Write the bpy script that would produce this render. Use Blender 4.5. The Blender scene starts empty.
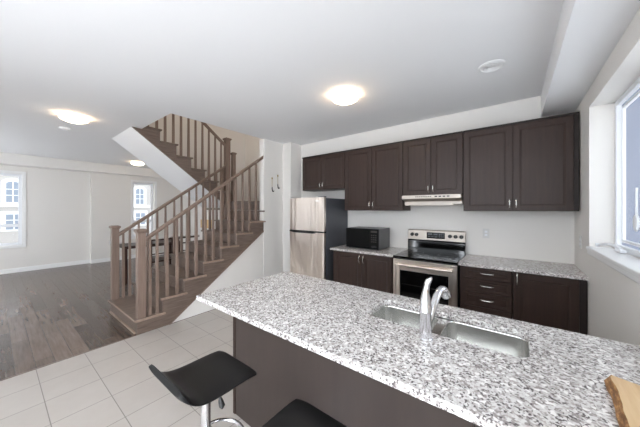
import bpy, bmesh, math, random
from mathutils import Vector, Matrix
random.seed(4)
S = bpy.context.scene
COL = S.collection
R = math.radians

# ------------------------------------------------------------------ camera
cd = bpy.data.cameras.new('camera')
cam = bpy.data.objects.new('camera', cd)
COL.objects.link(cam)
cam.location = (0, 0, 1.485)
cam.rotation_euler = (R(90), 0, 0.656)
cd.sensor_width = 36
cd.lens = 36 * 252 / 640
cd.shift_y = -4.2 / 640
cd.clip_start = 0.02
S.camera = cam

# ------------------------------------------------------------------ world, sun, daylight, added fill lights, exposure
w = bpy.data.worlds.new('daylight')
S.world = w
w.use_nodes = True
bg = w.node_tree.nodes['Background']
bg.inputs[0].default_value = (0.86, 0.93, 1.0, 1)
bg.inputs[1].default_value = 2.05

def area(name, loc, rot, sx, sy, power, col=(1, 1, 1)):
    l = bpy.data.lights.new(name, 'AREA')
    l.shape = 'RECTANGLE'
    l.size, l.size_y, l.energy, l.color = sx, sy, power, col
    o = bpy.data.objects.new(name, l)
    COL.objects.link(o)
    o.location = loc
    o.rotation_euler = rot
    return o

area('side_daylight', (0.47, -.75, 1.25), (0, R(90), 0), 2.2, 1.6, 50, (0.92, 0.96, 1.0))  # added fill beside the camera, brightens the stair walls facing the kitchen
area('patio_daylight', (-1.3, -1.74, 1.25), (R(90), 0, R(180)), 2.9, 2.3, 500, (0.92, 0.96, 1.0))  # added area light behind the camera, main fill for the kitchen
area('living_daylight', (-7.2, -1.74, 1.25), (R(90), 0, R(180)), 2.4, 2.3, 240, (0.92, 0.96, 1.0))  # added fill out of view, lifts the far living room ceiling
area('upstairs_lamp', (-4.7, 2.6, 5.2), (0, 0, 0), 0.8, 0.8, 14, (1.0, 0.86, 0.70))
S.view_settings.view_transform = 'Standard'
S.view_settings.look = 'None'
S.view_settings.gamma = 1
S.view_settings.use_curve_mapping = False
S.view_settings.exposure = 0.28
S.cycles.diffuse_bounces = 8
S.cycles.max_bounces = 14
S.cycles.glossy_bounces = 8

# ------------------------------------------------------------------ materials
def lin(c):
    return tuple((x / 255 / 12.92 if x / 255 <= .04045 else ((x / 255 + .055) / 1.055) ** 2.4) for x in c) + (1,)

def mat(name, rgb, rough=.5, metal=0., spec=.5, coat=0.):
    m = bpy.data.materials.new(name)
    m.use_nodes = True
    b = m.node_tree.nodes['Principled BSDF']
    b.inputs['Base Color'].default_value = lin(rgb)
    b.inputs['Roughness'].default_value = rough
    b.inputs['Metallic'].default_value = metal
    b.inputs['Specular IOR Level'].default_value = spec
    b.inputs['Coat Weight'].default_value = coat
    return m

def nodes(m):
    nt = m.node_tree
    return nt, nt.nodes, nt.links, nt.nodes['Principled BSDF']

def coords(nt, scale=(1, 1, 1), rot=(0, 0, 0), loc=(0, 0, 0)):
    t = nt.nodes.new('ShaderNodeTexCoord')
    mp = nt.nodes.new('ShaderNodeMapping')
    mp.inputs['Scale'].default_value = scale
    mp.inputs['Rotation'].default_value = rot
    mp.inputs['Location'].default_value = loc
    nt.links.new(t.outputs['Object'], mp.inputs[0])
    return mp.outputs[0]

def ramp(nt, fac, stops, const=False):
    r = nt.nodes.new('ShaderNodeValToRGB')
    if const:
        r.color_ramp.interpolation = 'CONSTANT'
    el = r.color_ramp.elements
    while len(el) < len(stops):
        el.new(.5)
    for e, (p, c) in zip(el, stops):
        e.position = p
        e.color = lin(c)
    nt.links.new(fac, r.inputs[0])
    return r.outputs[0]

def noise(nt, vec, scale, detail=3, rough=.5):
    n = nt.nodes.new('ShaderNodeTexNoise')
    n.inputs['Scale'].default_value = scale
    n.inputs['Detail'].default_value = detail
    n.inputs['Roughness'].default_value = rough
    nt.links.new(vec, n.inputs['Vector'])
    return n.outputs['Fac']

def mix(nt, fac, a, b, mode='MIX'):
    m = nt.nodes.new('ShaderNodeMix')
    m.data_type = 'RGBA'
    m.blend_type = mode
    for sock, v in ((m.inputs[0], fac), (m.inputs[6], a), (m.inputs[7], b)):
        if hasattr(v, 'is_output'):
            nt.links.new(v, sock)
        else:
            sock.default_value = v
    return m.outputs[2]

def bump(nt, h, b, strength=.2, dist=.002):
    bp = nt.nodes.new('ShaderNodeBump')
    bp.inputs['Strength'].default_value = strength
    bp.inputs['Distance'].default_value = dist
    nt.links.new(h, bp.inputs['Height'])
    nt.links.new(bp.outputs[0], b.inputs['Normal'])

def paint(name, rgb, rough=.75):
    m = mat(name, rgb, rough, spec=.3)
    nt, N, L, b = nodes(m)
    bump(nt, noise(nt, coords(nt), 220, 2), b, .05, .001)
    return m

def wood(name, c1, c2, scale=(30, 30, 2), rough=.4, c3=None, coat=0.):
    m = mat(name, c1, rough, coat=coat, spec=.32)
    nt, N, L, b = nodes(m)
    v = coords(nt, scale)
    n1 = noise(nt, v, 1.2, 6, .6)
    st = [(.3, c1), (.7, c2)] if c3 is None else [(.25, c1), (.5, c3), (.75, c2)]
    L.new(ramp(nt, n1, st), b.inputs['Base Color'])
    bump(nt, n1, b, .06, .001)
    return m

M = {}
M['wall'] = paint('wall_paint', (226, 223, 219))
M['ceil'] = paint('ceiling_paint', (233, 233, 234), .85)
M['trim'] = mat('white_trim', (235, 235, 235), .4)
M['vinyl'] = mat('white_vinyl', (232, 234, 238), .35)
M['esp'] = wood('espresso_wood', (48, 35, 31), (60, 45, 39), (40, 40, 2.5), .42)
M['esp_dark'] = wood('espresso_edge', (30, 23, 21), (40, 31, 28), (40, 40, 2.5), .45)
M['esp_panel'] = wood('espresso_panel', (55, 47, 44), (61, 52, 48), (10, 10, 1.5), .36)
M['stair'] = wood('stair_oak', (92, 78, 70), (122, 106, 96), (40, 4, 40), .42)
M['post'] = wood('post_oak', (114, 96, 85), (132, 113, 102), (50, 50, 3), .42)
M['chrome'] = mat('chrome', (225, 225, 228), .12, 1)
M['nickel'] = mat('brushed_nickel', (232, 230, 226), .25, 1)
M['black'] = mat('black_plastic', (18, 18, 19), .35)
M['blackgloss'] = mat('black_glass', (10, 10, 11), .06)
M['leather'] = mat('black_leather', (9, 9, 10), .36, spec=.35)
M['darkgrey'] = mat('fridge_side_grey', (80, 82, 88), .4)
M['nose'] = wood('nosing_oak', (140, 120, 107), (160, 140, 126), (4, 40, 40), .4)  # paler oak: the lit look of the tread edges put into the colour
M['dining'] = wood('dark_dining_wood', (40, 26, 22), (62, 38, 30), (20, 20, 3), .4)
M['brass'] = mat('aged_brass', (176, 150, 96), .4, 1)
M['iron'] = mat('dark_iron', (70, 66, 64), .45, .7)
M['tan'] = wood('tan_wood', (206, 170, 118), (222, 188, 138), (3, 3, 12), .5)
M['outwall'] = mat('outside_render', (225, 222, 218), .8)

def steel():
    m = mat('stainless_steel', (232, 221, 211), .3, 1)
    nt, N, L, b = nodes(m)
    bump(nt, noise(nt, coords(nt, (13, 13, .35)), 1, 2), b, 1.0, .02)
    return m
M['steel'] = steel()
M['steel_satin'] = mat('satin_steel', (186, 178, 170), .5, 1)
M['sink'] = mat('sink_steel', (222, 222, 220), .2, 1)
M['microblack'] = mat('satin_black', (10, 10, 10), .5, spec=.12)
M['microside'] = mat('microwave_grey', (104, 104, 106), .4, .5)

def granite():
    m = mat('speckled_granite', (200, 196, 193), .22, spec=.5)
    nt, N, L, b = nodes(m)
    v = coords(nt)
    def vor(scale, off):
        mp = coords(nt, loc=off)
        # warp
        vo = N.new('ShaderNodeTexVoronoi')
        vo.inputs['Scale'].default_value = scale
        nn = N.new('ShaderNodeTexNoise')
        nn.inputs['Scale'].default_value = 90
        L.new(mp, nn.inputs['Vector'])
        ad = N.new('ShaderNodeMixRGB')
        ad.blend_type = 'ADD'
        ad.inputs[0].default_value = .012
        L.new(mp, ad.inputs[1])
        L.new(nn.outputs['Color'], ad.inputs[2])
        L.new(ad.outputs[0], vo.inputs['Vector'])
        sp = N.new('ShaderNodeSeparateColor')
        L.new(vo.outputs['Color'], sp.inputs[0])
        return sp.outputs[0]
    a = vor(130, (0, 0, 0))
    base = ramp(nt, a, [(0, (214, 212, 210)), (.42, (198, 194, 192)), (.62, (176, 170, 167)), (.8, (152, 145, 143))], True)
    c = vor(170, (3, 1, 2))
    patch = noise(nt, v, 14, 3)
    th = N.new('ShaderNodeMath')
    th.operation = 'MULTIPLY_ADD'
    L.new(patch, th.inputs[0])
    th.inputs[1].default_value = .5
    th.inputs[2].default_value = .62
    gt = N.new('ShaderNodeMath')
    gt.operation = 'GREATER_THAN'
    L.new(c, gt.inputs[0])
    L.new(th.outputs[0], gt.inputs[1])
    dk = mix(nt, gt.outputs[0], base, lin((100, 94, 94)))
    e = vor(95, (7, 5, 1))
    gt2 = N.new('ShaderNodeMath')
    gt2.operation = 'GREATER_THAN'
    L.new(e, gt2.inputs[0])
    gt2.inputs[1].default_value = .9
    out = mix(nt, gt2.outputs[0], dk, lin((236, 234, 232)))
    L.new(out, b.inputs['Base Color'])
    return m
M['granite'] = granite()

def brickgrid(name, bw, bh, mortar, c1, c2, cm, offset, rough, loc=(0, 0, 0), rot=(0, 0, 0), grain=None, rbump=.3, coat=0.):
    m = mat(name, c1, rough, coat=coat)
    nt, N, L, b = nodes(m)
    v = coords(nt, rot=rot, loc=loc)
    br = N.new('ShaderNodeTexBrick')
    br.offset = offset
    br.inputs['Scale'].default_value = 1
    br.inputs['Brick Width'].default_value = bw
    br.inputs['Row Height'].default_value = bh
    br.inputs['Mortar Size'].default_value = mortar
    br.inputs['Mortar Smooth'].default_value = .1
    br.inputs['Color1'].default_value = lin(c1)
    br.inputs['Color2'].default_value = lin(c2)
    br.inputs['Mortar'].default_value = lin(cm)
    L.new(v, br.inputs['Vector'])
    col = br.outputs['Color']
    if grain:
        g = noise(nt, coords(nt, grain[0]), 1, 6, .65)
        gc = ramp(nt, g, [(.25, grain[1]), (.75, grain[2])])
        col = mix(nt, grain[3], col, gc, 'MULTIPLY')
    L.new(col, b.inputs['Base Color'])
    inv = N.new('ShaderNodeMath')
    inv.operation = 'SUBTRACT'
    inv.inputs[0].default_value = 1
    L.new(br.outputs['Fac'], inv.inputs[1])
    bump(nt, inv.outputs[0], b, rbump, .002)
    return m
M['tile'] = brickgrid('floor_tile', .3333, .3333, .0028, (186, 180, 174), (182, 176, 170), (128, 122, 117), 0, .3,
                      loc=(3.535, -.2453, 0), grain=((5, 5, 5), (235, 232, 230), (255, 255, 255), .5))
M['plank'] = brickgrid('hardwood_planks', 1.1, .125, .0016, (134, 116, 105), (92, 79, 71), (38, 33, 30), .37, .27,
                       grain=((3, 34, 3), (130, 122, 118), (255, 255, 255), .75), coat=.12)
M['brick'] = brickgrid('pale_brick', .22, .075, .01, (176, 160, 152), (160, 145, 138), (185, 180, 176), .5, .9, rot=(R(90), 0, R(90)))
M['brick_blue'] = brickgrid('grey_brick', .22, .075, .012, (72, 80, 104), (62, 70, 94), (104, 112, 134), .5, .9, rot=(R(90), 0, R(90)))  # blue daylight shade is put into the brick colour

def emis(name, rgb, strength):
    m = mat(name, rgb, .4)
    b = m.node_tree.nodes['Principled BSDF']
    b.inputs['Emission Color'].default_value = lin(rgb)
    b.inputs['Emission Strength'].default_value = strength
    return m
M['lampglass'] = emis('lit_lamp_glass', (255, 232, 200), 11)

def glassmat(name, tint=(1, 1, 1)):
    m = bpy.data.materials.new(name)
    m.use_nodes = True
    nt = m.node_tree
    nt.nodes.clear()
    o = nt.nodes.new('ShaderNodeOutputMaterial')
    t = nt.nodes.new('ShaderNodeBsdfTransparent')
    t.inputs[0].default_value = tint + (1,)
    g = nt.nodes.new('ShaderNodeBsdfGlossy')
    g.inputs['Roughness'].default_value = .02
    lw = nt.nodes.new('ShaderNodeLayerWeight')
    lw.inputs[0].default_value = .5
    pw = nt.nodes.new('ShaderNodeMath')
    pw.operation = 'POWER'
    pw.inputs[1].default_value = 5
    nt.links.new(lw.outputs['Facing'], pw.inputs[0])
    f = nt.nodes.new('ShaderNodeMath')
    f.operation = 'MULTIPLY_ADD'
    f.inputs[1].default_value = .5
    f.inputs[2].default_value = .02
    nt.links.new(pw.outputs[0], f.inputs[0])
    mx = nt.nodes.new('ShaderNodeMixShader')
    nt.links.new(f.outputs[0], mx.inputs[0])
    nt.links.new(t.outputs[0], mx.inputs[1])
    nt.links.new(g.outputs[0], mx.inputs[2])
    nt.links.new(mx.outputs[0], o.inputs[0])
    return m
M['plate'] = mat('outlet_plate', (212, 211, 209), .5)
M['glass'] = glassmat('window_glass')

def bark():
    m = mat('bark_edge', (150, 112, 72), .8)
    nt, N, L, b = nodes(m)
    n = noise(nt, coords(nt, (14, 14, 60)), 1.6, 6, .7)
    L.new(ramp(nt, n, [(.3, (70, 46, 30)), (.48, (134, 94, 58)), (.66, (196, 150, 98))]), b.inputs['Base Color'])
    bump(nt, n, b, .8, .006)
    return m
M['bark'] = bark()
def boardwood():
    m = mat('pale_board_wood', (205, 172, 128), .45)
    nt, N, L, b = nodes(m)
    n = noise(nt, coords(nt, (26, 3, 3), rot=(0, 0, R(10))), 1.2, 5, .6)
    L.new(ramp(nt, n, [(.3, (186, 148, 104)), (.5, (208, 176, 134)), (.75, (222, 196, 156))]), b.inputs['Base Color'])
    return m
M['board'] = boardwood()

# ------------------------------------------------------------------ mesh helpers
def BM():
    return bmesh.new()

def box(bm, x0, x1, y0, y1, z0, z1):
    x0, x1 = min(x0, x1), max(x0, x1)
    y0, y1 = min(y0, y1), max(y0, y1)
    z0, z1 = min(z0, z1), max(z0, z1)
    v = [bm.verts.new((x, y, z)) for z in (z0, z1) for y in (y0, y1) for x in (x0, x1)]
    for f in ((0, 2, 3, 1), (4, 5, 7, 6), (0, 1, 5, 4), (2, 6, 7, 3), (0, 4, 6, 2), (1, 3, 7, 5)):
        bm.faces.new([v[i] for i in f])
    return bm

def B(*a):
    return box(BM(), *a)

def rings(bm, rs, cap0=True, cap1=True, closed=True):
    vs = [[bm.verts.new(p) for p in r] for r in rs]
    n = len(vs[0])
    for a, b in zip(vs, vs[1:]):
        for i in range(n if closed else n - 1):
            j = (i + 1) % n
            bm.faces.new((a[i], a[j], b[j], b[i]))
    if cap0:
        bm.faces.new(vs[0][::-1])
    if cap1:
        bm.faces.new(vs[-1])
    return bm

def lathe(bm, prof, c=(0, 0, 0), n=32, cap0=True, cap1=True, ax='z'):
    rs = []
    for r, z in prof:
        ring = []
        for i in range(n):
            a = 2 * math.pi * i / n
            p = (r * math.cos(a), r * math.sin(a), z)
            if ax == 'y':
                p = (p[0], p[2], p[1])
            if ax == 'x':
                p = (p[2], p[0], p[1])
            ring.append((c[0] + p[0], c[1] + p[1], c[2] + p[2]))
        rs.append(ring)
    return rings(bm, rs, cap0, cap1)

def tube(bm, pts, r, n=10, closed=False, sq=False):
    pts = [Vector(p) for p in pts]
    rad = r if isinstance(r, (list, tuple)) else [r] * len(pts)
    rs = []
    up = Vector((0, 0, 1))
    for i, p in enumerate(pts):
        if closed:
            d = pts[(i + 1) % len(pts)] - pts[i - 1]
        else:
            d = pts[min(i + 1, len(pts) - 1)] - pts[max(i - 1, 0)]
        d.normalize()
        u = up if abs(d.dot(up)) < .95 else Vector((1, 0, 0))
        a = d.cross(u).normalized()
        b = a.cross(d).normalized()
        rs.append([p + (a * math.cos(t) + b * math.sin(t)) * rad[i] for t in [2 * math.pi * k / n for k in range(n)]])
    if closed:
        rs.append(rs[0])
        rings(bm, rs, False, False)
        bmesh.ops.remove_doubles(bm, verts=bm.verts, dist=1e-6)
    else:
        rings(bm, rs)
    return bm

def prism(bm, poly, lo, hi, ax='x'):
    """extrude a 2D polygon along an axis; x: poly=(y,z), y: poly=(x,z), z: poly=(x,y)"""
    def P(p, t):
        return {'x': (t, p[0], p[1]), 'y': (p[0], t, p[1]), 'z': (p[0], p[1], t)}[ax]
    rings(bm, [[P(p, lo) for p in poly], [P(p, hi) for p in poly]])
    return bm

def obj(name, bm, m, parent=None, bev=0., smooth=False, loc=None):
    bmesh.ops.recalc_face_normals(bm, faces=bm.faces)
    me = bpy.data.meshes.new(name)
    bm.to_mesh(me)
    bm.free()
    ms = m if isinstance(m, (list, tuple)) else [m]
    for x in ms:
        me.materials.append(M[x] if isinstance(x, str) else x)
    o = bpy.data.objects.new(name, me)
    COL.objects.link(o)
    if parent is not None:
        o.parent = parent
    if loc:
        o.location = loc
    if smooth:
        for p in me.polygons:
            p.use_smooth = True
        me.set_sharp_from_angle(angle=R(35))
    if bev:
        b = o.modifiers.new('bevel', 'BEVEL')
        b.width = bev
        b.segments = 2
        b.limit_method = 'ANGLE'
    return o

def tag(o, label, cat, group=None):
    o['label'] = label
    o['category'] = cat
    if group:
        o['group'] = group
    return o

def thing(name, label, cat, loc=(0, 0, 0), group=None, rz=0):
    o = bpy.data.objects.new(name, None)
    o.empty_display_size = .1
    COL.objects.link(o)
    o.location = loc
    o.rotation_euler = (0, 0, rz)
    return tag(o, label, cat, group)

def struct(name, bm, m, parent=None, bev=0.):
    o = obj(name, bm, m, parent, bev)
    if parent is None:
        o['kind'] = 'structure'
    return o

def sempty(name, loc=(0, 0, 0)):
    o = bpy.data.objects.new(name, None)
    COL.objects.link(o)
    o.location = loc
    o['kind'] = 'structure'
    return o

def dup(root, loc=None, label=None, group=None):
    r = root.copy()
    COL.objects.link(r)
    if loc is not None:
        r.location = loc
    if label:
        r['label'] = label
    if group:
        r['group'] = group
    for ch in list(root.children):
        c = ch.copy()
        COL.objects.link(c)
        c.parent = r
        for g in list(ch.children):
            d = g.copy()
            COL.objects.link(d)
            d.parent = c
    return r

# ------------------------------------------------------------------ the setting
XR, YK, XB, XL, ZC = 0.5, 3.70, -3.52, -9.28, 2.742
YB = -1.8
struct('floor', B(XB, XR, YB, YK, -.1, 0), 'tile')
struct('floor_hardwood', B(XL, XB, YB, 4.05, -.1, 0), 'plank')
o = struct('trim_1', B(XB - .012, XB + .004, YB, 1.0, 0, .003), 'stair')

# wall helpers: a wall in the plane X or Y with rectangular openings
def wall_x(name, xa, xb, ya, yb, za, zb, holes, m='wall'):
    bm = BM()
    ys = sorted({ya, yb} | {h[0] for h in holes} | {h[1] for h in holes})
    for y0, y1 in zip(ys, ys[1:]):
        cut = sorted([(h[2], h[3]) for h in holes if h[0] < (y0 + y1) / 2 < h[1]])
        z = za
        for c0, c1 in cut:
            if c0 > z:
                box(bm, xa, xb, y0, y1, z, c0)
            z = c1
        if z < zb:
            box(bm, xa, xb, y0, y1, z, zb)
    return struct(name, bm, m)

def wall_y(name, ya, yb, xa, xb, za, zb, holes, m='wall'):
    bm = BM()
    xs = sorted({xa, xb} | {h[0] for h in holes} | {h[1] for h in holes})
    for x0, x1 in zip(xs, xs[1:]):
        cut = sorted([(h[2], h[3]) for h in holes if h[0] < (x0 + x1) / 2 < h[1]])
        z = za
        for c0, c1 in cut:
            if c0 > z:
                box(bm, x0, x1, ya, yb, z, c0)
            z = c1
        if z < zb:
            box(bm, x0, x1, ya, yb, z, zb)
    return struct(name, bm, m)

wall_y('wall_kitchen', YK, YK + .15, -3.31, XR + .2, 0, ZC, [])
RW = (1.25, 3.05, 1.17, 2.34)           # right window: y0, y1, z0, z1
wall_x('wall_right', XR, XR + .178, YB, YK, 0, ZC, [RW, (-1.6, .1, .05, 2.3)])  # second opening is unseen, added for the side fill light
W1 = (-1.25, .43, .64, 2.32)
W2 = (2.60, 3.18, .64, 2.32)
wall_x('wall_left', XL - .2, XL, YB, 4.05, 0, ZC, [W1, W2])
wall_y('wall_behind', YB - .15, YB, XL, XR, 0, ZC, [(-2.8, .2, .05, 2.4), (-8.4, -6.0, .05, 2.4)])  # both openings added out of view for the rear fill lights
# wall between the stairs and the kitchen, with the small jog beside the refrigerator
bm = BM()
prism(bm, [(-3.64, 2.94), (-3.52, 2.94), (-3.52, 3.40), (-3.31, 3.40), (-3.31, 3.85), (-3.64, 3.85)], 0, ZC, 'z')
struct('wall_stair_right', bm, 'wall')
# white wall under the rising lower flight
bm = BM()
prism(bm, [(1.40, 0), (2.94, 1.10), (2.94, 0)], -3.60, -3.535, 'x')
struct('wall_under_stairs', bm, 'wall')
# stairwell walls
struct('wall_stair_back', B(-6.0, -3.52, 4.0, 4.1, 0, 5.4), 'wall')
bm = BM()
prism(bm, [(1.36, 2.745), (2.96, 1.535), (4.0, 1.535), (4.0, 5.4), (1.36, 5.4)], -5.65, -5.53, 'x')
struct('wall_stair_left', bm, 'wall')
struct('wall_dining', B(-5.85, -4.64, 2.965, 3.04, 0, 1.46), 'wall')
bm = BM()
prism(bm, [(1.285, 2.741), (2.96, 1.490), (2.96, 1.53), (1.36, 2.741)], -5.65, -4.613, 'x')
struct('trim_stair_soffit', bm, 'ceil')
struct('wall_dining_back', B(XL, -5.65, 4.0, 4.15, 0, ZC), 'wall')
struct('wall_stair_upper_right', B(-3.64, -3.56, 1.42, 4.0, ZC + .3, 5.4), 'wall')
struct('wall_stair_upper_front', B(-6.0, -3.52, 1.2, 1.30, 3.05, 5.4), 'wall')
struct('ceiling_upstairs', B(-6.0, -3.5, 1.2, 4.1, 5.4, 5.5), 'ceil')
# ceiling with the stair opening
bm = BM()
XO0, XO1, YO0 = -5.65, -3.56, 1.42
for a in ((XL, XR, YB, YO0), (XO1, XR, YO0, YK), (XL, XO0, YO0, 4.05)):
    box(bm, a[0], a[1], a[2], a[3], ZC, ZC + .30)
struct('ceiling', bm, 'ceil')
# bulkheads
struct('trim_bulkhead_kitchen', B(.236, XR, YB, YK, 2.5, ZC), 'ceil')
struct('trim_bulkhead_living', B(XL, -8.93, YB, 4.05, 2.50, ZC), 'wall')
# jog of the far wall: its nearer stretch stands forward by a few centimetres
wall_x('wall_left_jog', XL, XL + .12, 1.64, 4.0, 0, 2.5, [W2])

def base_x(name, x0, x1, y0, y1, side):
    """baseboard along Y; side=+1 faces +X"""
    bm = BM()
    t = .014
    xs = [(x0, 0), (x0 + side * t, 0), (x0 + side * t, .085), (x0 + side * .006, .105), (x0, .105)]
    rings(bm, [[(a, y0, b) for a, b in xs], [(a, y1, b) for a, b in xs]])
    return struct(name, bm, 'trim')
base_x('baseboard_left', XL, 0, YB, 1.64, 1)
base_x('baseboard_left_far', XL + .12, 0, 1.64, 4.0, 1)
base_x('baseboard_stairs', XB, 0, 2.96, 3.40, 1)
base_x('baseboard_right', XR, 0, YB, .8, -1)

# ------------------------------------------------------------------ windows
def window_unit(name, xw, y0, y1, z0, z1, xs, mull, transom=None, glass='glass', depth=.05, fw=.05):
    """window in an X wall. xs = x of frame centre"""
    W = sempty(name, (xw, (y0 + y1) / 2, z0))
    ox, oy, oz = xw, (y0 + y1) / 2, z0
    def bx(bm, a, b, c, d, e, f):
        box(bm, a - ox, b - ox, c - oy, d - oy, e - oz, f - oz)
    bm = BM()
    a, b = xs - depth / 2, xs + depth / 2
    bx(bm, a, b, y0, y0 + fw, z0, z1)
    bx(bm, a, b, y1 - fw, y1, z0, z1)
    bx(bm, a, b, y0 + fw, y1 - fw, z0, z0 + fw)
    bx(bm, a, b, y0 + fw, y1 - fw, z1 - fw, z1)
    for (m0, m1) in mull:
        bx(bm, a, b, m0, m1, z0 + fw, z1 - fw)
    if transom:
        bx(bm, a, b, y0 + fw, y1 - fw, transom[0], transom[1])
    obj('window_frame', bm, 'vinyl', W, .004)
    bm = BM()
    bx(bm, xs - .003, xs + .003, y0 + fw, y1 - fw, z0 + fw, z1 - fw)
    obj('window_pane', bm, glass, W)
    return W

# kitchen window: sill, apron, jamb lining
RX = .655
wk = window_unit('window_1', XR, RW[0], RW[1], RW[2], RW[3], RX, [(2.40, 2.50), (1.78, 1.88)], depth=.03, fw=.04)
oc = (XR, (RW[0] + RW[1]) / 2, RW[2])
bm = BM()
prof = [(-.020, -.010), (-.020, -.018), (-.012, -.022), (-.012, -.050), (-.008, -.058), (-.0005, -.060), (-.0005, -.0005), (.12, -.0005), (.12, .006), (-.016, .006), (-.020, .002)]
hy = (RW[1] - RW[0]) / 2
rings(bm, [[(a, -hy + .001, b) for a, b in prof], [(a, hy - .001, b) for a, b in prof]])
obj('window_sill', bm, 'trim', wk, .002)
bm = BM()   # sash of the far light
for (a, b, c, d) in ((.60, .635, 2.97, 3.0),):
    pass
def sash(y0, y1):
    bm = BM()
    t = .022
    x0, x1 = .662 - oc[0], .682 - oc[0]
    Z0, Z1 = .06, RW[3] - RW[2] - .06
    for q in ((y0, y0 + t, Z0, Z1), (y1 - t, y1, Z0, Z1), (y0 + t, y1 - t, Z0, Z0 + t), (y0 + t, y1 - t, Z1 - t, Z1)):
        box(bm, x0, x1, q[0] - oc[1], q[1] - oc[1], q[2], q[3])
    return obj('sash', bm, 'vinyl', wk, .003)
sash(2.51, 2.985)
sash(1.89, 2.39)
# crank: base plate and folding handle, and the oval lock cover
cr = BM()
box(cr, .585 - oc[0], .615 - oc[0], 2.66 - oc[1], 2.78 - oc[1], .012, .03)
tube(cr, [(.60 - oc[0], 2.72 - oc[1], .03), (.585 - oc[0], 2.76 - oc[1], .05), (.56 - oc[0], 2.84 - oc[1], .052), (.535 - oc[0], 2.93 - oc[1], .034), (.53 - oc[0], 2.96 - oc[1], .022)], [.010, .010, .009, .008, .008], 8)
lathe(cr, [(.0, -.01), (.011, -.01), (.012, .012), (.0, .014)], (.53 - oc[0], 2.965 - oc[1], .03), 12, False, False)
obj('crank_handle', cr, 'vinyl', wk, 0, True)
bm = BM()
lathe(bm, [(.03, 0), (.036, .006), (.032, .014), (.015, .018)], (0, 0, 0), 20, True, True, 'x')
for v in bm.verts:
    v.co.z *= 1.55
    v.co.x *= -1
    v.co += Vector((.612 - oc[0], 2.45 - oc[1], 1.40 - oc[2]))
tube(bm, [(.606 - oc[0], 2.45 - oc[1], 1.44 - oc[2]), (.606 - oc[0], 2.45 - oc[1], 1.62 - oc[2])], .006, 8)
obj('sash_lock', bm, 'vinyl', wk, 0, True)

def casing(W, xf, y0, y1, z0, z1, cw=.06):
    c = (W.location.x, W.location.y, W.location.z)
    bm = BM()
    for q in ((y0 - cw, y0, z0 - cw, z1 + cw), (y1, y1 + cw, z0 - cw, z1 + cw), (y0, y1, z1, z1 + cw), (y0, y1, z0 - cw, z0)):
        box(bm, xf - c[0], xf + .018 - c[0], q[0] - c[1], q[1] - c[1], q[2] - c[2], q[3] - c[2])
    obj('window_casing', bm, 'trim', W, .004)
w2 = window_unit('window_2', XL, W1[0], W1[1], W1[2], W1[3], XL - .06, [(-.5, -.43)], (1.07, 1.14), fw=.06)
casing(w2, XL, *W1)
w3 = window_unit('window_3', XL, W2[0], W2[1], W2[2], W2[3], XL - .06, [], (1.07, 1.14), fw=.06)
casing(w3, XL + .12, *W2)
# unseen patio doors behind the camera, added to bring in light
for i, (a, b) in enumerate(((-2.8, .2), (-8.4, -6.0))):
    D = sempty('door_%d' % (i + 1), ((a + b) / 2, YB - .07, .05))
    h = (b - a) / 2
    bm = BM()
    for q in ((-h, -h + .07, 0, 2.35), (h - .07, h, 0, 2.35), (-.05, .05, 0, 2.35), (-h + .07, -.05, 0, .08), (.05, h - .07, 0, .08), (-h + .07, -.05, 2.27, 2.35), (.05, h - .07, 2.27, 2.35)):
        box(bm, q[0], q[1], -.03, .03, q[2], q[3])
    obj('door_frame', bm, 'vinyl', D)

# ------------------------------------------------------------------ outside
# pale brick house across the street
FX = -27.0
H = thing('house', 'pale brick house with white arched windows seen through the living room windows', 'house', (FX, 0, 0))
obj('brick_wall', B(-.4, 0, -22, 26, -2, 12), 'brick', H)
bm = BM()
box(bm, 0, .12, -22, 26, 1.64, 1.88)
box(bm, 0, .06, -22, 26, 5.2, 5.8)
obj('stone_band', bm, 'trim', H)
def house_window(y, z, w_, h_, arched):
    n = 12
    def outline(w, h, cz):
        pts = [(-w / 2, 0), (w / 2, 0)]
        if arched:
            r = w / 2
            pts += [(w / 2 * math.cos(math.pi * k / n), h - r * .6 + r * .6 * math.sin(math.pi * k / n)) for k in range(n + 1)]
        else:
            pts += [(w / 2, h), (-w / 2, h)]
        return [(p[0] + y, p[1] + cz) for p in pts]
    bm = BM()
    prism(bm, outline(w_ + .44, h_ + .34, z - .12), 0, .08, 'x')
    fr = obj('window_surround', bm, 'trim', H)
    bm = BM()
    prism(bm, outline(w_, h_, z), .08, .10, 'x')
    obj('pane', bm, M['housepane'], fr)
    bm = BM()
    box(bm, .10, .13, y - .03, y + .03, z, z + h_)
    for k in (.33, .62):
        box(bm, .10, .13, y - w_ / 2, y + w_ / 2, z + h_ * k - .025, z + h_ * k + .025)
    obj('muntin', bm, 'trim', fr)
M['housepane'] = mat('house_window_pane', (138, 148, 162), .5)
for y in (-8.0, -3.6, .84, 4.6, 8.15, 12.4):
    house_window(y, 1.97, .58, 1.40, True)
    house_window(y + .05, .12, .70, 1.02, False)
# ground outside and the neighbour wall, bluish shade put into its brick colour, beyond the kitchen window
struct('trim_ground', B(-27, XL - .2, -22, 26, -2.0, -.9), 'outwall')
N_ = thing('neighbour_wall', 'shaded grey blue brick wall outside the kitchen window', 'wall', (2.2, 2, 0))
obj('brick_wall', B(0, .3, 3.0, 12, -3, 7), 'brick_blue', N_)

# ------------------------------------------------------------------ cabinets
def shaker(bm, x0, x1, z0, z1, yf, th=.02, fw=.055, rec=.009):
    """cabinet front facing -Y with a recessed centre panel"""
    def rg(i, y):
        return [(x0 + i, y, z0 + i), (x1 - i, y, z0 + i), (x1 - i, y, z1 - i), (x0 + i, y, z1 - i)]
    rings(bm, [rg(0, yf + th), rg(0, yf + .002), rg(.002, yf), rg(fw, yf), rg(fw + .004, yf + .003), rg(fw + .009, yf + .003), rg(fw + .013, yf + rec)])
    return bm

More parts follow.
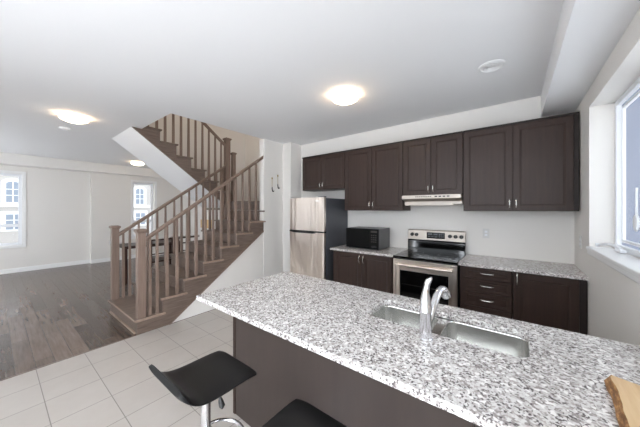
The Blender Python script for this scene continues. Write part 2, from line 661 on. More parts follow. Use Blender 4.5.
def pull(parent, x, y, z, L=.10, vertical=True, name='handle'):
    bm = BM()
    h = L / 2
    pts = []
    for k in range(11):
        t = -1 + 2 * k / 10
        out = -.026 * (1 - abs(t) ** 4)
        pts.append((x, y + out - .002, z + t * h) if vertical else (x + t * h, y + out - .002, z))
    rad = [.006 if 0 < k < 10 else .008 for k in range(11)]
    rad[5] = .0045
    tube(bm, pts, rad, 8)
    o = obj(name, bm, 'nickel', parent, 0, True)
    o['label'] = 'bright metal handle'
    return o

YF = 3.37
UP = 'dark brown wall cabinets'
def upper(x0, x1, z0, doors, label, zt=2.405, filler=None):
    c = thing('wall_cabinet', label, 'cabinet', ((x0 + x1) / 2, YF, z0), UP)
    ox, oy, oz = c.location
    bm = BM()
    box(bm, x0 + .001 - ox, x1 - .001 - ox, .021, YK - YF - .001, 0, zt - z0)
    obj('body', bm, 'esp', c, .001)
    n = len(doors)
    for i, (a, b) in enumerate(doors):
        bm = BM()
        shaker(bm, a + .0025 - ox, b - .0025 - ox, .003, zt - z0 - .022, 0)
        d = obj('door', bm, 'esp', c)
        side = b - .028 if (i % 2 == 0) else a + .028
        pull(d, side - ox, 0, .085 if z0 < 1.7 else .075, .085 if z0 > 1.5 else .09)
    bm = BM()
    box(bm, x0 - ox, x1 - ox, -.006, .02, zt - z0 - .02, zt - z0)
    obj('top_rail', bm, 'esp_dark', c, .001)
    if filler:
        obj('filler_strip', box(BM(), filler[0] - ox, filler[1] - ox, .012, .02, 0, zt - z0), 'esp_dark', c)
    return c
upper(-2.990, -2.112, 1.814, [(-2.990, -2.555), (-2.555, -2.112)], 'short two door dark brown wall cabinet above the refrigerator')
upper(-2.108, -1.188, 1.466, [(-2.108, -1.645), (-1.645, -1.188)], 'tall two door dark brown wall cabinet above the microwave')
upper(-1.184, -.476, 1.665, [(-1.184, -.830), (-.830, -.476)], 'shorter two door dark brown wall cabinet directly above the range hood')
upper(-.472, .488, 1.466, [(-.472, -.010), (-.010, .452)], 'large two door dark brown wall cabinet nearest the window', filler=(.453, .488))

YC = 3.08
BS = 'dark brown base cabinets'
# left base cabinet
c = thing('base_cabinet', 'two door dark brown base cabinet under the microwave', 'cabinet', (-1.66, YC, 0), BS)
obj('body', B(-.475, .445, .021, YK - YC - .001, .10, .880), 'esp', c, .001)
obj('toe_kick', B(-.47, .44, .08, .10, 0, .10), 'esp_dark', c)
for a, b, s in ((-.434, .008, 1), (.008, .434, -1)):
    d = obj('door', shaker(BM(), a + .0025, b - .0025, .105, .872, 0), 'esp', c)
    pull(d, (b - .03) if s > 0 else (a + .03), 0, .80, .10)
# right drawers
c = thing('drawer_cabinet', 'dark brown base cabinet with four drawers right of the stove', 'cabinet', (-.22, YC, 0), BS)
obj('body', B(-.245, .208, .021, YK - YC - .001, .10, .880), 'esp', c, .001)
obj('toe_kick', B(-.24, .205, .08, .10, 0, .10), 'esp_dark', c)
for z0, z1 in ((.765, .875), (.625, .760), (.475, .620), (.105, .470)):
    d = obj('drawer', shaker(BM(), -.205, .203, z0, z1, 0, fw=.028 if z1 > .5 else .05), 'esp', c)
    pull(d, .0, 0, (z0 + z1) / 2 + .005, .11, False)
c = thing('base_cabinet', 'single door dark brown base cabinet in the corner below the window', 'cabinet', (.22, YC, 0), BS)
obj('body', B(-.228, .275, .021, YK - YC - .001, .10, .878), 'esp', c, .001)
obj('toe_kick', B(-.225, .27, .08, .10, 0, .10), 'esp_dark', c)
d = obj('door', shaker(BM(), -.225, .225, .105, .875, 0), 'esp', c)
pull(d, -.197, 0, .815, .11)
obj('filler_strip', B(.228, .276, .010, .02, .10, .88), 'esp_dark', c)

# counters on the wall run
CT = 'speckled granite worktops'
tag(obj('countertop', B(-2.165, -1.203, 3.055, YK - .001, .884, .914), 'granite', None, .003),
    'speckled granite countertop under the microwave, left of the stove', 'countertop', CT)
tag(obj('countertop', B(-.474, XR - .001, 3.055, YK - .001, .884, .914), 'granite', None, .003),
    'speckled granite countertop right of the stove, up to the corner', 'countertop', CT)

# ------------------------------------------------------------------ refrigerator
f = thing('refrigerator', 'stainless steel top freezer refrigerator with dark grey sides', 'refrigerator', (-2.59, 3.0, 0))
fw2 = .352
obj('body', B(-fw2, fw2, .062, .68, .03, 1.655), 'darkgrey', f, .004)
def fdoor(z0, z1):
    bm = BM()
    n = 12
    out = [(fw2, .055)]
    pts = []
    for k in range(n + 1):
        t = -1 + 2 * k / n
        pts.append((t * fw2, -.006 * (1 - t ** 4) + (.003 if abs(t) == 1 else 0)))
    poly = [(-fw2, .055)] + pts + [(fw2, .055)]
    prism(bm, poly, z0, z1, 'z')
    return bm
d1 = obj('freezer_door', fdoor(1.150, 1.668), 'steel', f, .003)
d2 = obj('fresh_food_door', fdoor(.075, 1.128), 'steel', f, .003)
# recessed dark grip between doors
bm = BM()
prism(bm, [(-.335, 1.128), (-.36 + .012, 1.142), (.17, 1.142), (.20, 1.120), (.15, 1.112), (-.25, 1.112)], -.018, .02, 'y')
g = obj('door_grip', bm, 'black', f, .003)
obj('gasket', B(-fw2 + .006, fw2 - .006, .008, .06, 1.126, 1.152), 'black', f)
bd = obj('badge', B(.20, .285, -.012, -.004, 1.605, 1.617), 'nickel', d1, .001)
obj('hinge_cover', B(.22, .33, .02, .10, 1.668, 1.682), 'darkgrey', f, .004)
for sx in (-.3, .3):
    obj('foot', lathe(BM(), [(.02, 0), (.02, .03)], (sx, .12, 0), 12), 'black', f)
    obj('foot', lathe(BM(), [(.02, 0), (.02, .03)], (sx, .6, 0), 12), 'black', f)

# ------------------------------------------------------------------ stove
sx0, sx1 = -1.196, -.482
s = thing('stove', 'stainless steel electric range with black glass top and oven window', 'stove', ((sx0 + sx1) / 2, 3.06, 0))
hw = (sx1 - sx0) / 2
obj('body', B(-hw, hw, .03, .60, .05, .885), 'black', s, .002)
obj('cooktop', B(-hw - .002, hw + .002, -.012, .54, .886, .912), 'blackgloss', s, .004)
for (cx, cy, r) in ((-.18, .14, .105), (.18, .14, .085), (-.18, .38, .08), (.18, .38, .10)):
    bm = lathe(BM(), [(r, .9125), (r + .003, .9125), (r + .003, .9128), (r, .9128), (r, .9125)], (cx, cy, 0), 40, False, False)
    obj('burner_ring', bm, 'iron', s)
d = obj('oven_door', B(-hw + .003, hw - .003, -.012, .028, .205, .872), 'steel', s, .004)
obj('oven_window', B(-.27, .27, -.0145, -.011, .33, .745), 'blackgloss', d, .002)
bm = BM()
tube(bm, [(-.31, -.052, .815), (-.1, -.055, .815), (.1, -.055, .815), (.31, -.052, .815)], .013, 12)
for a in (-.29, .29):
    tube(bm, [(a, -.052, .815), (a, -.010, .815)], .010, 8)
obj('oven_handle', bm, 'steel', d, 0, True)
bm = BM()
for z in (.45, .58):
    tube(bm, [(-.24, -.0155, z), (.24, -.0155, z)], .0015, 6)
obj('oven_rack', bm, 'iron', d)
obj('storage_drawer', B(-hw + .003, hw - .003, -.008, .028, .055, .195), 'steel', s, .004)
bm = BM()
prism(bm, [(.54, .886), (.545, 1.05), (.555, 1.06), (.555, 1.065), (.60, 1.065), (.60, .886)], -hw, hw, 'x')
obj('backguard_base', bm, 'blackgloss', s, .003)
bm = BM()
prism(bm, [(.535, 1.068), (.548, 1.195), (.560, 1.205), (.60, 1.205), (.60, 1.068)], -hw, hw, 'x')
bg_ = obj('control_panel', bm, 'steel_satin', s, .004)
yy = .541
obj('display', B(-.10, .125, yy - .008, yy + .008, 1.095, 1.175), 'blackgloss', bg_, .002)
bm = BM()
for i in range(3):
    for j in range(3):
        box(bm, .055 + i * .022, .068 + i * .022, yy - .010, yy - .0085, 1.107 + j * .022, 1.115 + j * .022)
for i in range(3):
    box(bm, -.085 + i * .042, -.055 + i * .042, yy - .010, yy - .0085, 1.115, 1.122)
box(bm, -.085, -.03, yy - .010, yy - .0085, 1.145, 1.158)
box(bm, -.01, .035, yy - .010, yy - .0085, 1.145, 1.158)
obj('button', bm, 'darkgrey', bg_)
for x in (-.295, -.235, .185, .25, .315):
    bm = BM()
    lathe(bm, [(.024, yy + .006), (.024, yy - .014), (.021, yy - .020), (0.001, yy - .020)], (x, 0, 1.135), 24, True, True, 'y')
    box(bm, x - .004, x + .004, yy - .027, yy - .018, 1.117, 1.153)
    obj('knob', bm, 'black', bg_, 0, True)
for a in (-.3, .3):
    for b in (.08, .55):
        obj('foot', lathe(BM(), [(.018, 0), (.018, .05)], (a, b, 0), 12), 'black', s)

# ------------------------------------------------------------------ hood
h = thing('range_hood', 'slim stainless steel range hood under the wall cabinet above the stove', 'range hood', (-.830, 3.30, 1.50))
bm = BM()
prism(bm, [(0, .164), (0, .118), (.10, .085), (.10, .05), (.125, .045), (.40, .045), (.40, .164)], -.345, .345, 'x')
obj('canopy', bm, 'steel_satin', h, .002)
obj('lower_lip', B(-.335, .25, 0.085, .11, .035, .068), 'steel_satin', h, .003)
bm = BM()
for i in range(4):
    box(bm, .06 + i * .045, .09 + i * .045, -.003, .002, .135, .150)
obj('switch', bm, 'black', h)
bm = BM()
for i in range(9):
    box(bm, -.17 + i * .022, -.155 + i * .022, -.002, .002, .137, .149)
obj('vent_slots', bm, 'iron', h)

# ------------------------------------------------------------------ microwave
m_ = thing('microwave', 'black countertop microwave with grey steel side', 'microwave', (-1.725, 3.22, .9145), None)
obj('body', B(-.265, .255, .028, .40, .012, .296), 'microside', m_, .004)
obj('door', B(-.262, .121, 0, .027, .014, .294), 'microblack', m_, .004)
p = obj('control_panel', B(.1225, .252, .001, .027, .014, .294), 'microblack', m_, .003)
bm = BM()
for i in range(3):
    for j in range(4):
        box(bm, .145 + i * .03, .165 + i * .03, -.0005, .003, .11 + j * .03, .124 + j * .03)
box(bm, .140, .235, -.0005, .003, .245, .27)
obj('button', bm, 'iron', p)
obj('open_button', B(.15, .225, -.003, .003, .035, .06), 'black', p, .002)
for a in (-.23, .22):
    for b in (.06, .36):
        obj('foot', lathe(BM(), [(.012, 0), (.012, .013)], (a, b, 0), 12), 'black', m_)

# ------------------------------------------------------------------ island
def rrect(x0, x1, y0, y1, r, n=6):
    pts = []
    for cx, cy, a0 in ((x1 - r, y1 - r, 0), (x0 + r, y1 - r, 90), (x0 + r, y0 + r, 180), (x1 - r, y0 + r, 270)):
        for k in range(n + 1):
            a = R(a0 + 90 * k / n)
            pts.append((cx + r * math.cos(a), cy + r * math.sin(a)))
    return pts
IX0, IY0, IY1 = -1.668, .822, 1.652
bm = BM()
outer = [(IX0, IY0), (XR - .001, IY0), (XR - .001, IY1), (IX0, IY1)]
# one cut-out for both bowls; the divider between them lies lower
hole = rrect(-.645, .050, 1.240, 1.520, .05)
def loop(pts, z):
    vs = [bm.verts.new((x, y, z)) for x, y in pts]
    return [bm.edges.new((vs[i], vs[(i + 1) % len(vs)])) for i in range(len(vs))]
es = loop(outer, .914) + loop(hole, .914)
bmesh.ops.triangle_fill(bm, use_beauty=True, use_dissolve=False, edges=es)
ret = bmesh.ops.extrude_face_region(bm, geom=list(bm.faces))
for v in [g for g in ret['geom'] if isinstance(g, bmesh.types.BMVert)]:
    v.co.z -= .03
tag(obj('island_countertop', bm, 'granite', None, .003), 'large speckled granite island countertop with sink cut out', 'countertop')

isl = thing('island_cabinet', 'dark brown kitchen island base with smooth back panel', 'cabinet', (-.6, 1.35, 0))
ox, oy = -.6, 1.35
def ib(x0, x1, y0, y1, z0, z1):
    return B(x0 - ox, x1 - ox, y0 - oy, y1 - oy, z0, z1)
obj('back_panel', ib(-1.60, -.118, 1.075, 1.09, 0, .883), 'esp_panel', isl, .001)
obj('back_panel', ib(-.114, XR - .003, 1.075, 1.09, 0, .883), 'esp_panel', isl, .001)
obj('end_panel', ib(-1.625, -1.602, 1.070, 1.625, 0, .883), 'esp', isl, .001)
obj('cabinet_floor', ib(-1.60, XR - .003, 1.091, 1.60, .10, .12), 'esp_dark', isl)
obj('toe_kick', ib(-1.60, XR - .003, 1.54, 1.555, 0, .10), 'esp_dark', isl)
xs = [-1.60, -1.15, -.70, -.30, .10, .497]
for a, b in zip(xs, xs[1:]):
    bm = shaker(BM(), a + .003 - ox, b - .003 - ox, .11, .875, 0)
    for v in bm.verts:
        v.co.y = (1.625 - v.co.y) - oy
    d = obj('door', bm, 'esp', isl)
for x in (-.765, -.215):
    bm = BM()
    prism(bm, [(1.074 - oy, .883), (.875 - oy, .883), (.875 - oy, .868), (1.04 - oy, .862), (1.060 - oy, .80), (1.074 - oy, .80)], x - .018 - ox, x + .018 - ox, 'x')
    o = obj('counter_bracket', bm, 'black', isl, .002)
    o['label'] = 'small black steel bracket under the overhang'

# sink
sk = thing('kitchen_sink', 'undermount stainless steel double bowl sink in the granite island', 'sink', (-.2975, 1.38, .883))
ox, oy, oz = -.2975, 1.38, .883
def bowl(x0, x1, y0, y1, zb):
    bm = BM()
    rs = []
    for i, z, r in ((0, -.002, .05), (.0, -.012, .05), (.001, zb + .035, .05), (.010, zb + .010, .045), (.035, zb, .03)):
        rs.append([(x - ox, y - oy, z) for x, y in rrect(x0 + i, x1 - i, y0 + i, y1 - i, r)])
    rings(bm, rs, False, True)
    o = obj('bowl', bm, 'sink', sk, 0, True)
    sd = o.modifiers.new('thickness', 'SOLIDIFY')
    sd.thickness = .0015
    sd.offset = -1
    cx, cy = (x0 + x1) / 2, (y0 + y1) / 2
    dr = obj('drain', lathe(BM(), [(.042, zb + .003), (.040, zb + .005), (.028, zb + .002), (.001, zb + .002)], (cx - ox, cy - oy, 0), 24), 'chrome', o, 0, True)
bowl(-.651, -.325, 1.234, 1.526, -.185)
bowl(-.283, .056, 1.234, 1.526, -.185)
bm = BM()
def flange(bm, inner, outer):
    pass
# rim: steel flange round the bowls incl. the divider
vs_es = []
def lp(pts, z):
    v = [bm.verts.new((x - ox, y - oy, z)) for x, y in pts]
    return [bm.edges.new((v[i], v[(i + 1) % len(v)])) for i in range(len(v))]
es = lp([(-.68, 1.205), (.085, 1.205), (.085, 1.555), (-.68, 1.555)], -.002) + lp(rrect(-.651, -.325, 1.234, 1.526, .05), -.002) + lp(rrect(-.283, .056, 1.234, 1.526, .05), -.002)
bmesh.ops.triangle_fill(bm, use_beauty=True, use_dissolve=False, edges=es)
obj('rim', bm, 'sink', sk)

# faucet
fa = thing('faucet', 'chrome single lever pull out faucet behind the sink', 'faucet', (-.310, 1.166, .914))
bm = BM()
lathe(bm, [(.029, 0), (.029, .005), (.0255, .009), (.0245, .115), (.0265, .118), (.0265, .124), (.0250, .127), (.0245, .155), (.021, .172), (.010, .180)], n=32)
obj('body', bm, 'chrome', fa, 0, True)
bm = BM()
rings(bm, [[(dx + rx * math.cos(t), -dx * .3 + ry * math.sin(t), z + dx * .25 * math.cos(t)) for t in [2 * math.pi * k / 20 for k in range(20)]]
           for z, dx, rx, ry in ((.160, 0, .0235, .0235), (.180, 0, .0205, .0205), (.203, .001, .0155, .0155), (.224, .004, .0128, .0125), (.240, .008, .0130, .0115),
                                 (.254, .012, .0142, .0110), (.264, .0155, .0145, .0105), (.270, .0175, .0125, .0090), (.2735, .0185, .0075, .005))])
obj('lever', bm, 'chrome', fa, 0, True)
bm = BM()
tube(bm, [(.006, .012, .045), (.012, .035, .085), (.018, .065, .130), (.024, .10, .165), (.030, .13, .184), (.036, .155, .186)],
     [.012, .0155, .017, .017, .0165, .017], 16)
sp_ = obj('spout', bm, 'chrome', fa, 0, True)
bm = BM()
tube(bm, [(.035, .150, .187), (.039, .168, .180), (.043, .184, .164), (.046, .194, .148), (.047, .197, .143)], [.0165, .019, .022, .0235, .021], 16)
obj('spray_head', bm, 'chrome', sp_, 0, True)

# ------------------------------------------------------------------ live edge board
b_ = thing('cutting_board', 'live edge wooden cutting board with bark left edge on the island', 'cutting board', (.23, 1.2, .915))
T = .036
edge = [(.010, .016), (.004, .004), (.002, -.02), (.004, -.05), (.003, -.08), (-.001, -.11), (-.004, -.145), (-.010, -.18), (-.012, -.22), (-.018, -.27), (-.02, -.33)]
top = [(e[0] + .004 + .012 * abs(math.sin(i * 1.3)) * .5, e[1]) for i, e in enumerate(edge)]
far = [(.018, .020), (.04, .010), (.08, -.004), (.14, -.012), (.22, -.01)]
near = [(.22, -.34), (.1, -.35)]
bot = edge[::-1] + far + near[::1]
tp = [(x + .010, y) for x, y in edge[::-1]] + far + near
bm = BM()
rings(bm, [[(x, y, 0) for x, y in bot], [(x - .004, y, T * .5) for x, y in bot], [(x, y, T) for x, y in tp]])
bm.faces.ensure_lookup_table()
o = obj('board', bm, ['bark', 'board'], b_, .003)
for p in o.data.polygons:
    if p.normal.z > .8:
        p.material_index = 1
    elif p.center.x > .03:
        p.material_index = 1

# ------------------------------------------------------------------ stools
def make_stool():
    st = thing('bar_stool', 'black saddle seat bar stool with chrome pole, fully visible seat, left one', 'bar stool', (-1.10, .585, 0), 'black bar stools at the island')
    prof = [(-.166, .822), (-.155, .800), (-.138, .772), (-.112, .752), (-.075, .741), (-.02, .737), (.04, .737), (.09, .737), (.13, .735), (.158, .732), (.170, .728)]
    hw_ = .160
    T_ = .022
    nx = 12
    bm = BM()
    grid = {}
    for side in (0, 1):
        for j, (y, z) in enumerate(prof):
            t = j / (len(prof) - 1)
            e = abs(2 * t - 1)
            wj = hw_ * (1 - .10 * max(0, (e - .72) / .28) ** 2)
            for i in range(nx + 1):
                u = -1 + 2 * i / nx
                x = u * wj
                edge_r = 1 - (abs(u) ** 8)
                dy = 0
                zz = z - (.006 * (1 - edge_r))
                if side:
                    zz = z - T_ * (.55 + .45 * edge_r)
                    if j < 2:
                        dy = -.012
                grid[(side, j, i)] = bm.verts.new((x, y + dy, zz))
    J = len(prof)
    for side in (0, 1):
        for j in range(J - 1):
            for i in range(nx):
                q = [grid[(side, j, i)], grid[(side, j, i + 1)], grid[(side, j + 1, i + 1)], grid[(side, j + 1, i)]]
                bm.faces.new(q if side == 0 else q[::-1])
    for j in range(J - 1):
        for i in (0, nx):
            bm.faces.new([grid[(0, j, i)], grid[(0, j + 1, i)], grid[(1, j + 1, i)], grid[(1, j, i)]])
    for i in range(nx):
        for j in (0, J - 1):
            bm.faces.new([grid[(0, j, i)], grid[(0, j, i + 1)], grid[(1, j, i + 1)], grid[(1, j, i)]])
    se = obj('seat', bm, 'leather', st, .004)
    for p in se.data.polygons:
        p.use_smooth = True
    ss = se.modifiers.new('sub', 'SUBSURF')
    ss.levels = ss.render_levels = 1
    obj('mounting_plate', lathe(BM(), [(.03, .66), (.035, .68), (.075, .702), (.08, .709), (.001, .709)], n=24), 'black', st, 0, True)
    bm = BM()
    lathe(bm, [(.028, .02), (.028, .42), (.030, .42), (.030, .43), (.021, .435), (.021, .67)], n=28)
    obj('pole', bm, 'chrome', st, 0, True)
    obj('base', lathe(BM(), [(.195, 0), (.197, .006), (.18, .014), (.08, .028), (.04, .045), (.03, .06)], n=40), 'chrome', st, 0, True)
    pts = [(.0 + .125 * math.sin(R(a)), .075 - .10 * math.cos(R(a)) * (1 if a < 90 or a > 270 else 1.0), .40) for a in range(0, 360, 15)]
    bm = BM()
    tube(bm, pts, .009, 10, closed=True)
    obj('footrest', bm, 'chrome', st, 0, True)
    bm = BM()
    tube(bm, [(.02, 0, .69), (.06, .012, .688), (.075, .016, .68), (.085, .02, .66)], .004, 8)
    tube(bm, [(.083, .02, .668), (.088, .022, .648), (.093, .024, .63), (.094, .024, .62)], [.005, .011, .013, .006], 10)
    obj('height_lever', bm, 'black', st, 0, True)
    return st
st = make_stool()
dup(st, (-.535, .585, -.0), 'black saddle seat bar stool at the bottom edge, right one, cut off by the frame')

# ------------------------------------------------------------------ staircase
RISE, RUN, Y0 = .183, .27, 1.04
XLn = -4.60
sc = thing('staircase', 'brown oak staircase with lower flight, winders and upper flight', 'staircase', (-4.06, Y0, 0))
sox, soy = -4.06, Y0
def so(name, bm, m='stair', bev=.002, smooth=False, parent=None):
    for v in bm.verts:
        v.co -= Vector((sox, soy, 0))
    return obj(name, bm, m, parent or sc, bev, smooth)
def yk(k):
    return Y0 + RUN * (k - 1)
for k in range(1, 8):
    yy0, yy1 = yk(k), yk(k + 1)
    so('tread', B(XLn - .03, XB + .003, yy0 - .025, yy1 + .004, RISE * k - .026, RISE * k), 'stair', .006)
    so('tread_return', B(XB + .003, XB + .032, yy0 - .025, yy1 + .028, RISE * k - .026, RISE * k), 'nose', .006)
    so('riser', B(XLn + .01, XB - .04, yy0, yy0 + .015, RISE * (k - 1), RISE * k - .0265))
# cut strings
def string_poly(top_extra=0):
    pts = [(yk(1), 0)]
    for k in range(1, 8):
        pts += [(yk(k), RISE * k - .027), (yk(k + 1), RISE * k - .027)]
    pts += [(2.93, 1.09), (1.40, 0)]
    # remove duplicate
    out = []
    for p in pts:
        if not out or (abs(out[-1][0] - p[0]) + abs(out[-1][1] - p[1])) > 1e-5:
            out.append(p)
    return out
for x0, x1 in ((XB - .035, XB - .002), (XLn - .01, XLn + .02)):
    so('stringer', prism(BM(), string_poly(), x0, x1, 'x'), 'stair', 0)
bm = BM()
prism(bm, [(1.385, .0), (1.40, 0), (2.93, 1.09), (2.93, 1.11), (2.915, 1.11)], XB - .001, XB + .012, 'x')
so('string_moulding', bm, 'post', .001)
so('shoe_moulding', B(XLn, XB - .05, Y0 - .018, Y0 - .001, 0, .022), 'nose', .004)
so('step_nosing', B(XLn - .03, XB + .003, Y0 - .030, Y0 - .0255, RISE - .022, RISE - .004), 'nose', .001)  # thin paler strip paints the lit front edge of the first tread
# landing / winders around the inner newel
Z8 = RISE * 8
def winder(poly, z, nm='winder_tread'):
    so(nm, prism(BM(), poly, z - .026, z, 'z'), 'stair', .004)
    so('winder_body', prism(BM(), [(x, y) for x, y in poly], z - RISE - .0, z - .027, 'z'), 'stair', .0)
px, py = -4.60, 2.93
winder([(px, py), (-3.645, py), (-3.645, 3.72)], Z8)
winder([(px, py), (-3.645, 3.70), (-3.645, 3.99), (-4.65, 3.99)], Z8 + .19)
winder([(px, py), (-4.65, 3.99), (-5.52, 3.99), (-5.52, py)], Z8 + .19)
so('nosing', B(-3.64, XB + .03, 2.905, 2.935, Z8 - .026, Z8 + 0), 'stair', .004)
# upper flight, climbing back over the living room
UR, UN = .19, .252
tops = []
k = 0
y = 2.93
z = Z8 + .38
ups = []
for i in range(1, 8):
    zt = Z8 + .19 + UR * i
    a = 2.93 - UN * (i - 1)          # riser plane
    b = 2.93 - UN * i
    if i == 7:
        continue
    b = max(b, 1.43)
    ups.append((a, b, zt))
    so('tread', B(-5.52, -4.56, b - .004, a + .025, zt - .026, zt), 'stair', .006)
    so('riser', B(-5.52, -4.62, a - .015, a, zt - UR, zt - .027))
ups = ups[:6]
poly = [(2.97, 1.485), (2.97, ups[0][2] - .027)]
for a, b, zt in ups:
    poly += [(a, zt - .027), (b, zt - .027)]
    nx_ = (b, zt + UR - .027)
    poly.append(nx_)
poly = poly[:-1]
poly += [(1.418, 2.738), (1.29, 2.738)]
# dedupe
pp = []
for p in poly:
    if not pp or abs(pp[-1][0] - p[0]) + abs(pp[-1][1] - p[1]) > 1e-5:
        pp.append(p)
so('stringer', prism(BM(), pp, -4.612, -4.585, 'x'), 'stair', 0)

# newels
def newel(x, y, z0, z1, w=.085, nm='newel_post'):
    h = w / 2
    o = so(nm, B(x - h, x + h, y - h, y + h, z0, z1 - .035), 'post', .004)
    bm = BM()
    c = w * .68
    def sq(s, z):
        return [(x - s, y - s, z), (x + s, y - s, z), (x + s, y + s, z), (x - s, y + s, z)]
    rings(bm, [sq(h, z1 - .05), sq(h + .006, z1 - .045), sq(c - .004, z1 - .034), sq(c, z1 - .028), sq(c, z1 - .012), sq(h * .9, z1)])
    for v in bm.verts:
        v.co -= Vector((sox, soy, 0))
    obj('post_cap', bm, 'post', o, .001)
    return o
NX2, NX1 = -3.565, -4.60
newel(NX2, 1.090, 0, 1.25)
newel(NX1, 1.085, 0, 1.25)
newel(-4.585, 2.885, 1.10, 2.92, .095)
newel(-4.60, 3.04, 1.46, 2.66, .07)
# handrails
def rail(x, y0, z0, y1, z1, nm='handrail'):
    bm = BM()
    prof = [(-.020, -.030), (.020, -.030), (.026, -.015), (.030, .004), (.026, .018), (.012, .026), (-.012, .026), (-.026, .018), (-.030, .004), (-.026, -.015)]
    rings(bm, [[(x + a, y, z + b) for a, b in prof] for y, z in ((y0, z0), (y1, z1))])
    return so(nm, bm, 'post', .001, True)
def rz(y):
    return 1.128 + (y - 1.14) * .715
rail(-3.555, 1.09, rz(1.09) , 2.935, rz(2.935))
rail(-4.585, 1.09, rz(1.09), 2.86, rz(2.86))
def urz(y):
    return 2.785 + (2.817 - y) * .752
rail(-4.585, 2.85, urz(2.85), 1.38, urz(1.38))
def baluster(x, y, z0, z1):
    bm = BM()
    def sq(s, z):
        return [(x - s, y - s, z), (x + s, y - s, z), (x + s, y + s, z), (x - s, y + s, z)]
    rings(bm, [sq(.017, z0), sq(.017, z0 + .18), sq(.0125, z1)])
    so('baluster', bm, 'post', .001)
BY = [1.18, 1.26, 1.375, 1.495, 1.628, 1.75, 1.886, 2.005, 2.135, 2.265, 2.39, 2.52, 2.657, 2.79]
for x in (-3.555, -4.585):
    for y in BY:
        kk = int((y - Y0) / RUN) + 1
        baluster(x, y, RISE * kk, rz(y) - .028)
for i, (a, b, zt) in enumerate(ups):
    for dy in (.05, .177):
        y = a - dy
        if y > 1.42:
            baluster(-4.585, y, zt, urz(y) - .028)

# ------------------------------------------------------------------ ceiling lamps
def ceiling_lamp(x, y, label):
    l = thing('ceiling_lamp', label, 'ceiling lamp', (x, y, ZC), 'lit flush ceiling lamps')
    obj('base', lathe(BM(), [(.135, 0), (.135, -.012), (.125, -.02)], n=40), 'trim', l, 0, True)
    bm = BM()
    lathe(bm, [(.146, -.030), (.148, -.034), (.140, -.050), (.117, -.064), (.082, -.078), (.045, -.086), (.005, -.088)], n=40)
    g = obj('glass_bowl', bm, 'lampglass', l, 0, True)
    for k in range(3):
        a = R(20 + 120 * k)
        bm = BM()
        cx, cy = .145 * math.cos(a), .145 * math.sin(a)
        lathe(bm, [(.007, 0), (.007, -.05), (.001, -.054)], (cx, cy, 0), 10)
        obj('clip', bm, 'nickel', l, 0, True)
    return l
ceiling_lamp(-1.47, 2.36, 'lit glass bowl ceiling lamp in the kitchen near the upper cabinets')
ceiling_lamp(-4.70, .67, 'lit glass bowl ceiling lamp at left, in front of the stair opening')
ceiling_lamp(-7.95, 2.36, 'lit ceiling lamp over the dining area, partly hidden by stair soffit')
v_ = thing('ceiling_vent', 'round white air vent in the kitchen ceiling', 'vent', (-.155, 2.67, ZC))
obj('rim', lathe(BM(), [(.100, 0), (.100, -.006), (.085, -.012), (.080, -.006)], n=32), 'trim', v_, 0, True)
bm = BM()
for r in (.02, .045, .068):
    lathe(bm, [(r, -.004), (r + .012, -.014), (r + .013, -.014), (r + .002, -.004)], n=32, cap0=False, cap1=False)
obj('louvre', bm, 'trim', v_, 0, True)
obj('duct', lathe(BM(), [(.08, -.002), (.08, -.0035), (.001, -.0035)], n=32), 'darkgrey', v_)
d_ = thing('smoke_detector', 'small round white smoke detector on the ceiling beside left lamp', 'smoke detector', (-5.50, .68, ZC))
obj('housing', lathe(BM(), [(.065, 0), (.065, -.018), (.055, -.03), (.02, -.036), (.001, -.036)], n=32), 'trim', d_, 0, True)
obj('cover', lathe(BM(), [(.03, -.034), (.028, -.040), (.001, -.040)], n=24), 'vinyl', d_, 0, True)

# ------------------------------------------------------------------ outlets and hooks
def outlet(loc, rz_, label, duplex=True):
    o = thing('wall_outlet', label, 'outlet', loc, None, rz_)
    obj('plate', B(-.035, .035, -.006, 0, -.058, .058), 'plate', o, .002)
    for z in (-.02, .02):
        obj('socket', B(-.014, .014, -.008, -.005, z - .012, z + .012), 'vinyl', o, .002)
    return o
outlet((-.272, YK, 1.19), 0, 'white wall outlet on the kitchen wall right of the stove')
outlet((XR, 3.378, 1.18), R(-90), 'white wall outlet on the right wall between corner and window')
outlet((XL + .12, 2.05, .54), R(90), 'white wall outlet low on the far wall between the living room windows')

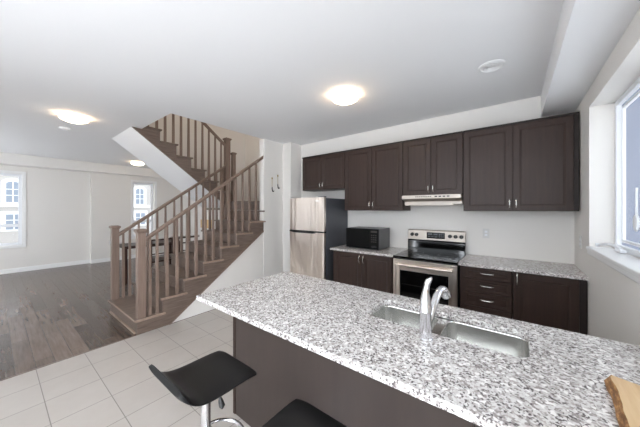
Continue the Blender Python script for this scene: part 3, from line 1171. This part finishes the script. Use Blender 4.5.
def wall_hook(y, z, L, label):
    o = thing('wall_hook', label, 'wall hook', (-3.52, y, z), 'hanging ornaments on the wall beside the stairs')
    bm = BM()
    pts = []
    for k in range(10):
        r = .022 if k % 2 == 0 else .009
        a = R(90 + 36 * k)
        pts.append((r * math.cos(a), r * math.sin(a)))
    prism(bm, pts, .004, .012, 'x')
    obj('star', bm, 'brass', o)
    obj('cord', tube(BM(), [(.006, 0, -.01), (.006, 0, -L)], .003, 6), 'brass', o)
    bm = BM()
    tube(bm, [(.008, 0, -L + .03), (.009, 0, -L - .01), (.010, .008, -L - .045), (.012, .028, -L - .055), (.012, .040, -L - .035)], [.006, .009, .011, .009, .006], 8)
    obj('hook', bm, 'iron', o, 0, True)
    return o
wall_hook(3.125, 2.055, .19, 'small brass star ornament with dark hook, left and lower one')
wall_hook(3.265, 2.115, .185, 'small brass star ornament with dark hook, right and higher one')

# ------------------------------------------------------------------ dining furniture seen through the stair balusters
t = thing('dining_table', 'dark wooden dining table seen through the stair balusters', 'table', (-6.36, 2.12, 0))
obj('tabletop', B(-.30, .30, -.55, .55, .725, .75), 'dining', t, .004)
obj('apron', B(-.26, .26, -.51, .51, .69, .724), 'dining', t)
for a in (-.265, .265):
    for b in (-.51, .51):
        obj('leg', B(a - .025, a + .025, b - .025, b + .025, 0, .724), 'dining', t, .003)
def chair(x, y, label, rz_=0):
    c = thing('dining_chair', label, 'chair', (x, y, 0), 'dark dining chairs at the table', rz_)
    obj('seat', B(-.22, .20, -.21, .21, .44, .47), 'dining', c, .006)
    for b in (-.19, .19):
        obj('rear_leg', prism(BM(), [(b - .016, 0), (b + .016, 0), (b + .016, .90), (b - .016, .90)], .185, .215, 'x'), 'dining', c)
        obj('front_leg', B(-.205, -.175, b - .016, b + .016, 0, .44), 'dining', c)
    obj('top_rail', B(.188, .212, -.175, .175, .87, .90), 'dining', c, .003)
    obj('cross_rail', B(.190, .210, -.175, .175, .76, .785), 'dining', c, .003)
    obj('lower_rail', B(.190, .210, -.175, .175, .60, .62), 'dining', c, .003)
    return c
ch = chair(-5.76, 2.06, 'dark wooden dining chair nearest the first stair step')
dup(ch, (-5.76, 2.56, 0), 'dark wooden dining chair farther back under the upper flight')
cs = thing('console_table', 'slim brown wooden console table against the far wall behind stairs', 'table', (-7.05, 3.35, 0))
obj('top', B(-.18, .18, -.5, .45, .73, .75), 'stair', cs, .003)
for a in (-.15, .15):
    for b in (-.46, .41):
        obj('leg', B(a - .015, a + .015, b - .015, b + .015, 0, .73), 'stair', cs)
# tan panel on the wall carrying the winders
tag(obj('wall_panel', B(-.27, .27, -.02, 0, -.095, .095), 'tan', None, .003, loc=(-5.50, 2.963, 1.155)),
    'tan wooden panel on the wall behind the stair balusters', 'panel')
